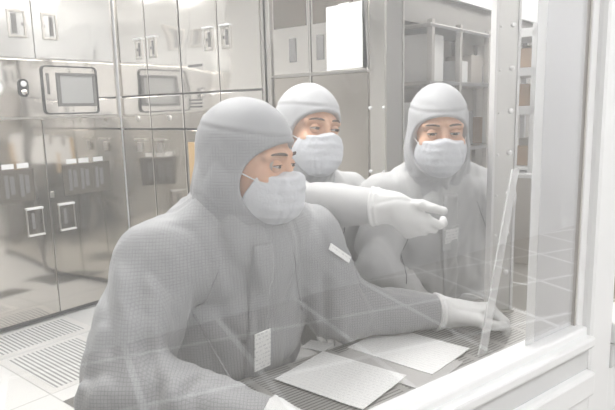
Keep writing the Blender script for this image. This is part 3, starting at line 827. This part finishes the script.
# raised dark panels imitating boxes mirrored in the lower doors, with white tags
for x0, x1, cuts in ((-.02, .30, (.06, .15, .24)), (.49, .83, (.555, .64, .745))):
    ins = MB().box(x0, x1, -.007, .0, .80, 1.00, .002)
    q = ins.build('mirrored_box', M['darkpanel'], LC)
    for k, cx_ in enumerate(cuts):
        MB().box(cx_ - .035, cx_ + .035, -.009, -.004, 1.006, 1.036).build('mirrored_label', M['white'], q)
        MB().box(cx_ - .028, cx_ - .006, -.010, -.005, .83, .97).box(cx_ + .004, cx_ + .03, -.010, -.005, .85, .96).build('mirrored_module', M['darkgrey'], q)
MB().box(.395, .42, -.012, 0, .80, .84, .004).build('door_latch', M['steel_soft'], LC)
# white filler strip at the inner corner
st = MB().box(.952, .985, -.004, .1, 0, 2.4, .003).build('trim_2', M['white']); st.location = at_left(0); st.rotation_euler = (0, 0, eang); struct(st)

# ================================================================== LOCKER CABINETS ON THE BACK WALL (local x along NV)
nang = math.atan2(NV[1], NV[0])
def at_back(m_, o=0.): p = CC + NV * m_ - EV * o; return (p[0], p[1], 0)
def locker(m0, label, handle_sides):
    r = empty('steel_locker', at_back(m0), nang); tag(r, label, 'locker', 'polished lockers on the back wall')
    MB().box(.0, .683, .012, .6, .05, 2.35).build('cabinet_body', M['dark'], r); MB().box(.01, .67, .05, .55, 0, .052).build('plinth', M['darkgrey'], r)
    for k in (0, 1):
        x0, x1 = .004 + k * .342, .338 + k * .342
        d = MB().box(x0, x1, -.004, .014, 1.437, 2.32, .004).build('upper_door', M['steel'], r)
        a = x1 - .105 if k == 0 else x0 + .035
        pull(d, a, a + .072, 1.668, 1.795, (a + .030, a + .050, a + .018))
        MB().box(a - .004, a + .078, -.024, -.003, 1.793, 1.803, .002).build('handle_lip', M['white'], d)
        p = MB().box(x0, x1, -.004, .014, 1.218, 1.428, .004).build('middle_drawer', M['steel'], r)
        MB().dome(((x0 + x1) / 2 + .03, -.004, 1.285), (0, -1, 0), .02, .012).build('knob', M['steel_soft'], p)
        d = MB().box(x0, x1, -.004, .014, .06, 1.208, .004).build('lower_door', M['steel_mid'], r)
        b = x1 - .175 if k == 0 else x0 + .04
        MB().box(b, b + .115, -.022, -.003, 1.138, 1.150, .002).box(b + .02, b + .07, -.016, -.003, 1.06, 1.125, .004).build('latch', M['steel_soft'], d)
    return r
l1 = locker(0., 'polished steel locker in the corner beside the large cabinet', 0)
l2 = locker(.689, 'polished steel locker behind the head of the nearest person', 1)
MB().box(.07, .20, -.006, .0, 1.585, 1.60).build('mirrored_slot', M['darkgrey'], l2)  # dark strip imitating a slot mirrored in the polished door
MB().box(.06, .18, -.006, .0, 1.385, 1.395).box(.06, .18, -.006, .0, 1.365, 1.375).box(.06, .18, -.006, .0, 1.345, 1.355).build('mirrored_slot', M['darkgrey'], l2)  # dark strips imitating slots mirrored in the drawer front
ps = MB().box(1.378, 1.398, -.006, .05, 0, 2.4).box(1.425, 1.452, -.02, .05, 0, 2.4, .004).build('trim_3', M['steel_soft']); ps.location = at_back(0); ps.rotation_euler = (0, 0, nang); struct(ps)
MB().box(.03, .655, -.007, .0, .93, 1.135).build('added_pale_panel', M['white'], l2)  # added out of sight so the left cabinet doors mirror something white
MB().box(.03, .09, -.0085, .0, .86, 1.135).build('added_amber_strip', M['amber'], l2)  # added out of sight as an amber tint for the mirror doors
MB().box(.30, .335, -.0085, .0, .86, 1.0).build('added_amber_strip', M['amber'], l2)  # second hidden amber strip, added for the same reflection
# mirror-fronted equipment cabinet
ec = empty('mirror_cabinet', at_back(1.456), nang); tag(ec, 'dark mirror-fronted equipment cabinet with a white sheet taped to its door', 'cabinet')
MB().box(.0, .708, .012, .125, .05, 2.4).build('cabinet_body', M['steel_soft'], ec); MB().box(.0, .7, .03, .12, 0, .052).build('plinth', M['darkgrey'], ec)
MB().box(.0, .248, -.003, .014, 1.50, 2.38, .003).build('upper_door', M['steel'], ec)
MB().box(.016, .236, -.006, .0, 1.735, 2.1).build('dark_window', M['darkpanel'], ec)
MB().box(.252, .262, -.006, .014, .06, 2.38).build('divider', M['steel'], ec)
MB().box(.266, .604, -.003, .014, 1.50, 2.38, .003).build('upper_door', M['steel'], ec)
MB().box(.28, .52, -.006, .0, 1.735, 2.1).build('dark_window', M['darkpanel'], ec)
MB().box(.0, .248, -.003, .014, .06, 1.485, .003).build('lower_door', M['steel_dark'], ec)
MB().box(.266, .604, -.003, .014, .06, 1.485, .003).build('lower_door', M['steel_dark'], ec)
MB().box(.0, .61, -.02, .0, 1.487, 1.498).build('rail', M['steel_soft'], ec)
MB().box(.01, .24, -.007, .0, .90, 1.16).build('added_pale_panel', M['white'], ec)  # hidden white panel added to brighten the left cabinet's reflections
MB().box(.17, .235, -.0085, .0, .78, 1.10).build('added_amber_strip', M['amber'], ec)  # hidden amber strip added to colour the left cabinet's reflections
nd = MB().box(.612, .698, -.003, .014, .06, 2.38, .003).build('narrow_door', M['steel'], ec)
for xx, zz in ((.616, 1.317), (.616, 1.018), (.692, 1.317), (.692, 1.018)):
    MB().dome((xx, -.003, zz), (0, -1, 0), .008, .01).build('knob', M['white'], nd)
MB().box(.699, .711, -.01, .125, .0, 2.4).build('corner_edge', M['steel_soft'], ec)
for xx in (.12, .3):
    MB().box(xx, xx + .045, -.008, .0, 1.56, 1.68, .002).build('handle_recess', M['darkgrey'], ec)
# taped sheet, slightly curled, with real thickness
def sheet(name, w, hgt, m, curl, nx=14, ny=10, th=.0006, vertical=False):
    v, f = [], []
    for side in (0, 1):
        for i in range(nx + 1):
            for j in range(ny + 1):
                x = -w / 2 + w * i / nx; y = -hgt / 2 + hgt * j / ny; k = curl(x / w + .5, y / hgt + .5) + (th if side else 0)
                v.append((x, -k, y) if vertical else (x, y, k))
    n = (nx + 1) * (ny + 1); ix = lambda i, j: i * (ny + 1) + j
    for i in range(nx):
        for j in range(ny):
            q = (ix(i, j), ix(i + 1, j), ix(i + 1, j + 1), ix(i, j + 1)); f.append(tuple(n + t for t in q)); f.append(q[::-1])
    bd = [ix(i, 0) for i in range(nx + 1)] + [ix(nx, j) for j in range(1, ny + 1)] + [ix(i, ny) for i in range(nx - 1, -1, -1)] + [ix(0, j) for j in range(ny - 1, 0, -1)]
    for a, b in zip(bd, bd[1:] + bd[:1]): f.append((a, b, n + b, n + a))
    return link(name, mesh(name, v, f, False), None, m)
nt_ = sheet('posted_notice', .212, .302, M['note'], lambda a, b: .004 + .012 * (1 - b) * (a - .5) ** 2 * 4 + .004 * math.exp(-((b - .72 - .1 * a) / .03) ** 2), vertical=True)
p = CC + NV * 1.934 - EV * .006; nt_.location = (p[0], p[1], 1.655); nt_.rotation_euler = (0, rad(-1.5), nang)
tag(nt_, 'white sheet of paper taped to the mirror cabinet door above the middle person', 'paper sheet')
MB().box(-.03, .03, -.006, -.003, .135, .155).build('tape', M['tape'], nt_)

# ================================================================== RIGHT BACKGROUND
def right_at(t, o, z=0.): p = A0 + EV * t + NV * o; return (p[0], p[1], z)
# the right wall runs along EV; t measured along it from A0, o out from it
def tbox(name, t0, t1, o0, o1, z0, z1, m, parent=None, c=0.):
    """box in the EV frame about A0"""
    mb = MB().box(t0, t1, -o1, -o0, z0, z1, c); o = mb.build(name, m, parent)
    if parent is None: o.location = tuple(A0); o.rotation_euler = (0, 0, eang)
    return o
def rk(name, t, o, label, cat, group=None):
    e = empty(name, right_at(t, o), eang); tag(e, label, cat, group); return e
# dark soffit and pale band above
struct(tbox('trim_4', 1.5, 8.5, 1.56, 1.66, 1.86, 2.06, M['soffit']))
struct(tbox('trim_5', 1.5, 8.5, 1.56, 1.70, 2.06, 2.70, M['white']))
# shelving seen past the cabinet end
sr = rk('storage_shelf', 1.95, 1.56, 'tall grey storage shelf behind the person on the right', 'shelf')
for t in (.02, .42, .9, 1.31): MB().box(t, t + .035, -.30, -.265, 0, 1.85).box(t, t + .035, -.035, 0, 0, 1.85).build('upright', M['warmwall'], sr)
for z in (.12, .55, 1.0, 1.45, 1.80): MB().box(.0, 1.36, -.30, .0, z, z + .025, .003).build('shelf_board', M['steel_soft'], sr)
MB().box(.0, 1.36, -.004, .0, .1, 1.85).build('back_panel', M['beige'], sr)
rs = np.random.RandomState(4)
spots = [(.10, 1.475, .20, .30, 'offwhite', 'tall white carton at the left end of the top shelf'), (.50, 1.475, .18, .15, 'offwhite', 'pale carton on the shelf just above the right-hand hood'),
         (.74, 1.475, .2, .2, 'beige', 'beige carton on the top shelf right of the hood'), (1.0, 1.475, .26, .14, 'offwhite', 'wide white carton on the top shelf beside the steel post'),
         (.10, 1.025, .22, .32, 'white', 'white carton on the middle shelf left of the right-hand person'), (.55, 1.025, .24, .25, 'darkgrey', 'dark carton on the middle shelf behind the right-hand hood'),
         (1.0, 1.025, .2, .2, 'brown', 'brown carton on the middle shelf near the steel post')]
for t, z, w, hgt, m, lab in spots:
    b = rk('carton', 1.95 + t, 1.60, lab, 'box', 'cartons on the storage shelf'); b.location.z = z + .0005
    MB().box(0, w, -.2, 0, 0, hgt, .004).build('carton_body', M[m], b); MB().box(w * .42, w * .58, -.201, 0, hgt - .0005, hgt + .0015).build('carton_tape', M['tape'], b)
# low beige cabinets and the open rack on them
for k in range(3):
    lc = rk('low_cabinet', 3.36 + k * .62, 2.05, ['low beige floor cabinet right behind the steel post', 'low beige floor cabinet under the goods rack', 'low beige floor cabinet at the far end beside the pale reflection strip'][k], 'cabinet', 'low beige cabinets')
    MB().box(0, .61, -.0, .45, .0, .72, .004).build('cabinet_body', M['beige'], lc); MB().box(-.003, .613, -.02, .45, .72, .75, .004).build('cabinet_top', M['white'], lc)
    for d in (0, 1): MB().box(.008 + d * .30, .300 + d * .30, -.016, .002, .06, .70, .003).build('cabinet_door', M['beige'], lc)
    MB().box(0, .61, -.012, .0, .0, .05).build('kick_plate', M['darkgrey'], lc)
rr = rk('goods_rack', 3.5, 1.95, 'narrow white open rack of brown goods far right beside the pale reflection strip', 'rack')
rr.location.z = .7505
for t in (.0, .46): MB().box(t, t + .04, -.06, .0, 0, 1.2).box(t, t + .04, .2, .24, 0, 1.2).build('upright', M['white'], rr)
for z in (.02, .48, .79, 1.10): MB().box(0, .5, -.06, .24, z, z + .03 if z < .1 else z + .07, .003).build('shelf_board', M['white'], rr)
for i, (t, z, w, hg) in enumerate(((.07, .05, .16, .16), (.26, .05, .15, .22), (.07, .55, .17, .18), (.27, .55, .14, .14), (.08, .86, .15, .16), (.27, .86, .16, .2))):
    b = rk('goods_box', 3.5 + t, 1.93, ['small brown box, bottom left in the narrow rack', 'taller brown box, bottom right in the narrow rack', 'brown box on the rack middle board, left side', 'short brown box on the rack middle board, right side', 'brown box on the rack upper board, left side', 'taller brown box on the rack upper board, right side'][i], 'box', 'brown goods in the narrow rack')
    b.location.z = .7505 + z + .0005
    MB().box(0, w, -.03, .15, 0, hg, .004).build('box_body', M['brown' if i % 2 == 0 else 'beige'], b)
    MB().box(w * .2, w * .8, -.0315, -.029, hg * .3, hg * .6).build('box_label', M['offwhite'], b)

# steel post standing on the bench, bolted
pp = V(.552, 1.632, 0)
po = empty('bolted_post', (pp[0], pp[1], .7205), rad(8)); tag(po, 'vertical steel post with two columns of round bolts in front of the right-hand person', 'post')
MB().box(-.033, .033, -.012, .012, .004, 1.979, .003).build('post_plate', M['post'], po)
MB().box(-.036, -.029, -.016, .016, .004, 1.979).box(.029, .036, -.016, .016, .004, 1.979).build('post_flange', M['postedge'], po)
MB().box(-.04, .04, -.02, .02, 0, .006).build('base_plate', M['steel_soft'], po)
for k in range(11):
    MB().dome((.014, -.012, .12 + .115 * k), (0, -1, 0), .0075, .006).build('bolt', M['bolt'], po, True)
    MB().dome((-.02, -.012, .115 + .115 * k), (0, -1, 0), .0035, .004).build('bolt', M['bolt'], po, True)

# ================================================================== BENCH AND PAPERS
bn = empty('work_bench', tuple(G0), wang); tag(bn, 'narrow slotted steel work bench running along the inside of the window', 'bench')
MB().box(-1.75, .13, .055, .374, .692, .72, .003).build('bench_top', M['bench'], bn)
MB().box(-1.75, .13, .345, .360, .64, .692).build('apron', M['steel_soft'], bn)
for x in (-1.7, -.03):
    for y in (.075, .33): MB().tube([(x, y, 0), (x, y, .693)], .016, 12).build('leg', M['steel_soft'], bn)
def paper(corners, z, m, name, label, thick, under=None):
    """sheet from its near-left, far-left, far-right, near-right corners on the bench"""
    a, b, c_, d = [V(*q) for q in corners]
    ux = unit([*(d - a), 0]); uy = np.cross([0, 0, 1], ux); cen = (a + b + c_ + d) / 4
    w = (np.linalg.norm(d - a) + np.linalg.norm(c_ - b)) / 2; hg = (np.linalg.norm(b - a) + np.linalg.norm(c_ - d)) / 2
    o = sheet(name, w, hg, m, lambda s, t: .001 + .006 * max(0, s - .8) ** 2 * 25 * .2 + .003 * (t - .5) ** 2, th=thick)
    o.location = (cen[0], cen[1], z); o.rotation_euler = (0, 0, math.atan2(ux[1], ux[0]))
    return tag(o, label, 'paper sheet', 'paper sheets on the bench')
paper([(-.098, 1.235), (.044, 1.352), (.228, 1.207), (.086, 1.09)], .7215, M['paper'], 'paper_sheet', 'printed white sheet lying nearest the glass, in front of the nearest person', .0012)
paper([(.085, 1.388), (.215, 1.505), (.405, 1.352), (.262, 1.228)], .7222, M['paper'], 'paper_sheet', 'printed white sheet lying farther right, below the reaching sleeve', .0018)
paper([(-.03, 1.40), (.005, 1.437), (.050, 1.412), (.04, 1.36)], .7215, M['paper'], 'paper_sheet', 'small scrap of white paper tucked beside the nearest person', .0010)
fo = MB().box(-.13, .13, -.09, .09, 0, .0032, .001).build('document_folder', M['paperback']); fo.location = (.20, 1.30, .7205); fo.rotation_euler = (0, 0, rad(-40))
tag(fo, 'grey document folder lying on the bench between the two large sheets', 'folder')
# leaning pale strip added to imitate a bright reflection streak in the glass
sc_ = empty('leaning_streak', (.405, 1.325, .7205), 0); tag(sc_, 'leaning translucent strip on the bench, added for a bright reflection in the glass', 'screen')
def slab(p, q, wd, th, name, m, parent):
    p, q = V(*p), V(*q); d = unit(q - p); w = unit(wd); n = unit(np.cross(d, w)) * th / 2; W = np.array(wd)
    v = [p - n, p + n, p + W + n, p + W - n, q - n, q + n, q + W + n, q + W - n]
    return link(name, mesh(name, v, [(0, 1, 2, 3), (7, 6, 5, 4), (0, 4, 5, 1), (1, 5, 6, 2), (2, 6, 7, 3), (3, 7, 4, 0)]), parent, m)
top = (.150, .235, .425)
slab((0, 0, .002), top, (.022, .012, 0), .006, 'streak_strip', M['reflection_streak'], sc_)

# ================================================================== FLOOR TILES AND LIGHTS
def tile(s0, s1, o0, o1, m, label):
    w, d = s1 - s0, o1 - o0
    r = empty('slotted_floor_tile', at_left((s0 + s1) / 2, (o0 + o1) / 2, .0), eang); tag(r, label, 'floor tile', 'slotted floor tiles')
    MB().box(-w / 2, w / 2, -d / 2, d / 2, .0004, .003, .001).build('tile_frame', M['offwhite' if m == 'grille' else 'darkgrey'], r)
    MB().box(-w / 2 + .04, w / 2 - .04, -d / 2 + .04, d / 2 - .04, .003, .0045).build('slot_plate', M[m], r)
tile(-.18, .30, .385, .985, 'grille', 'white slotted floor tile left of the nearest person')
tile(-.18, .42, -.0, .36, 'grille', 'white slotted floor tile close against the large cabinet')
tile(.70, 1.18, .80, 1.28, 'grille_dark', 'dark slotted floor tile in the aisle, mirrored in the cabinet doors')
tile(-.18, .42, 1.10, 1.70, 'grille_dark', 'dark slotted floor tile whose corner shows at the nearest sleeve')

tile(.325, .56, .80, 1.08, 'grille_dark', 'small dark slotted floor tile beside the white slotted tiles, mirrored at the lower left')
def lamp(x, y, w, d, ang, m, label, power):
    r = empty('ceiling_light', (x, y, 2.7), ang); tag(r, label, 'ceiling light', 'flat ceiling lights')
    MB().box(-w / 2 - .03, w / 2 + .03, -d / 2 - .03, d / 2 + .03, -.035, 0, .004).build('lamp_frame', M['white'], r)
    MB().box(-w / 2, w / 2, -d / 2, d / 2, -.04, -.034).build('diffuser', M[m], r)
for (s, o) in ((-.6, .75), (.55, .75), (-.6, 1.95), (.55, 1.95), (2.6, 2.3), (3.8, 2.3), (5.2, 2.3)):
    q = at_left(s, o); lamp(q[0], q[1], 1.1, .5, eang, 'lampbright' if (s < 0 and o > 1) else 'lampface', 'flat white ceiling light above the cleanroom aisle', 1)
for s in (.35,):
    q = wp(s - .2, -.3); lamp(q[0], q[1], 1.1, .36, wang, 'fillbench', 'unseen fill light added directly above the work bench', 1)  # added fill that lightens the front of the right-hand person
for s in (-2.6, -1.0, .6, 2.2, 3.8, 5.4):
    q = wp(s, 1.5); lamp(q[0], q[1], 1.2, .5, wang, 'lampcor', 'flat white ceiling light in the corridor outside the window', 1)

w = bpy.data.worlds.new('world'); scn.world = w; w.use_nodes = True
w.node_tree.nodes['Background'].inputs[0].default_value = (.9, .92, 1, 1); w.node_tree.nodes['Background'].inputs[1].default_value = .3

# ================================================================== CAMERA
P_, R_ = rad(9.4), rad(1.43)
fwd = V(0, math.cos(P_), -math.sin(P_)); r0 = V(1, 0, 0); u0 = np.cross(r0, fwd)
rt = math.cos(R_) * r0 - math.sin(R_) * u0; up = math.cos(R_) * u0 + math.sin(R_) * r0
cd = bpy.data.cameras.new('camera'); cam = bpy.data.objects.new('camera', cd); col.objects.link(cam)
cam.matrix_world = Matrix(((rt[0], up[0], -fwd[0], 0), (rt[1], up[1], -fwd[1], 0), (rt[2], up[2], -fwd[2], 1.32), (0, 0, 0, 1)))
cd.sensor_width = 36; cd.lens = 580 / 615 * 36; cd.clip_start = .02
scn.camera = cam
scn.view_settings.view_transform = 'Standard'; scn.view_settings.look = 'None'; scn.view_settings.gamma = 1
scn.view_settings.use_curve_mapping = False; scn.view_settings.exposure = EXPOSURE
scn.cycles.use_denoising = True; scn.cycles.max_bounces = 10; scn.cycles.transparent_max_bounces = 24
scn.cycles.sample_clamp_indirect = 6; scn.cycles.caustics_reflective = False
print('script', time.time() - T0)
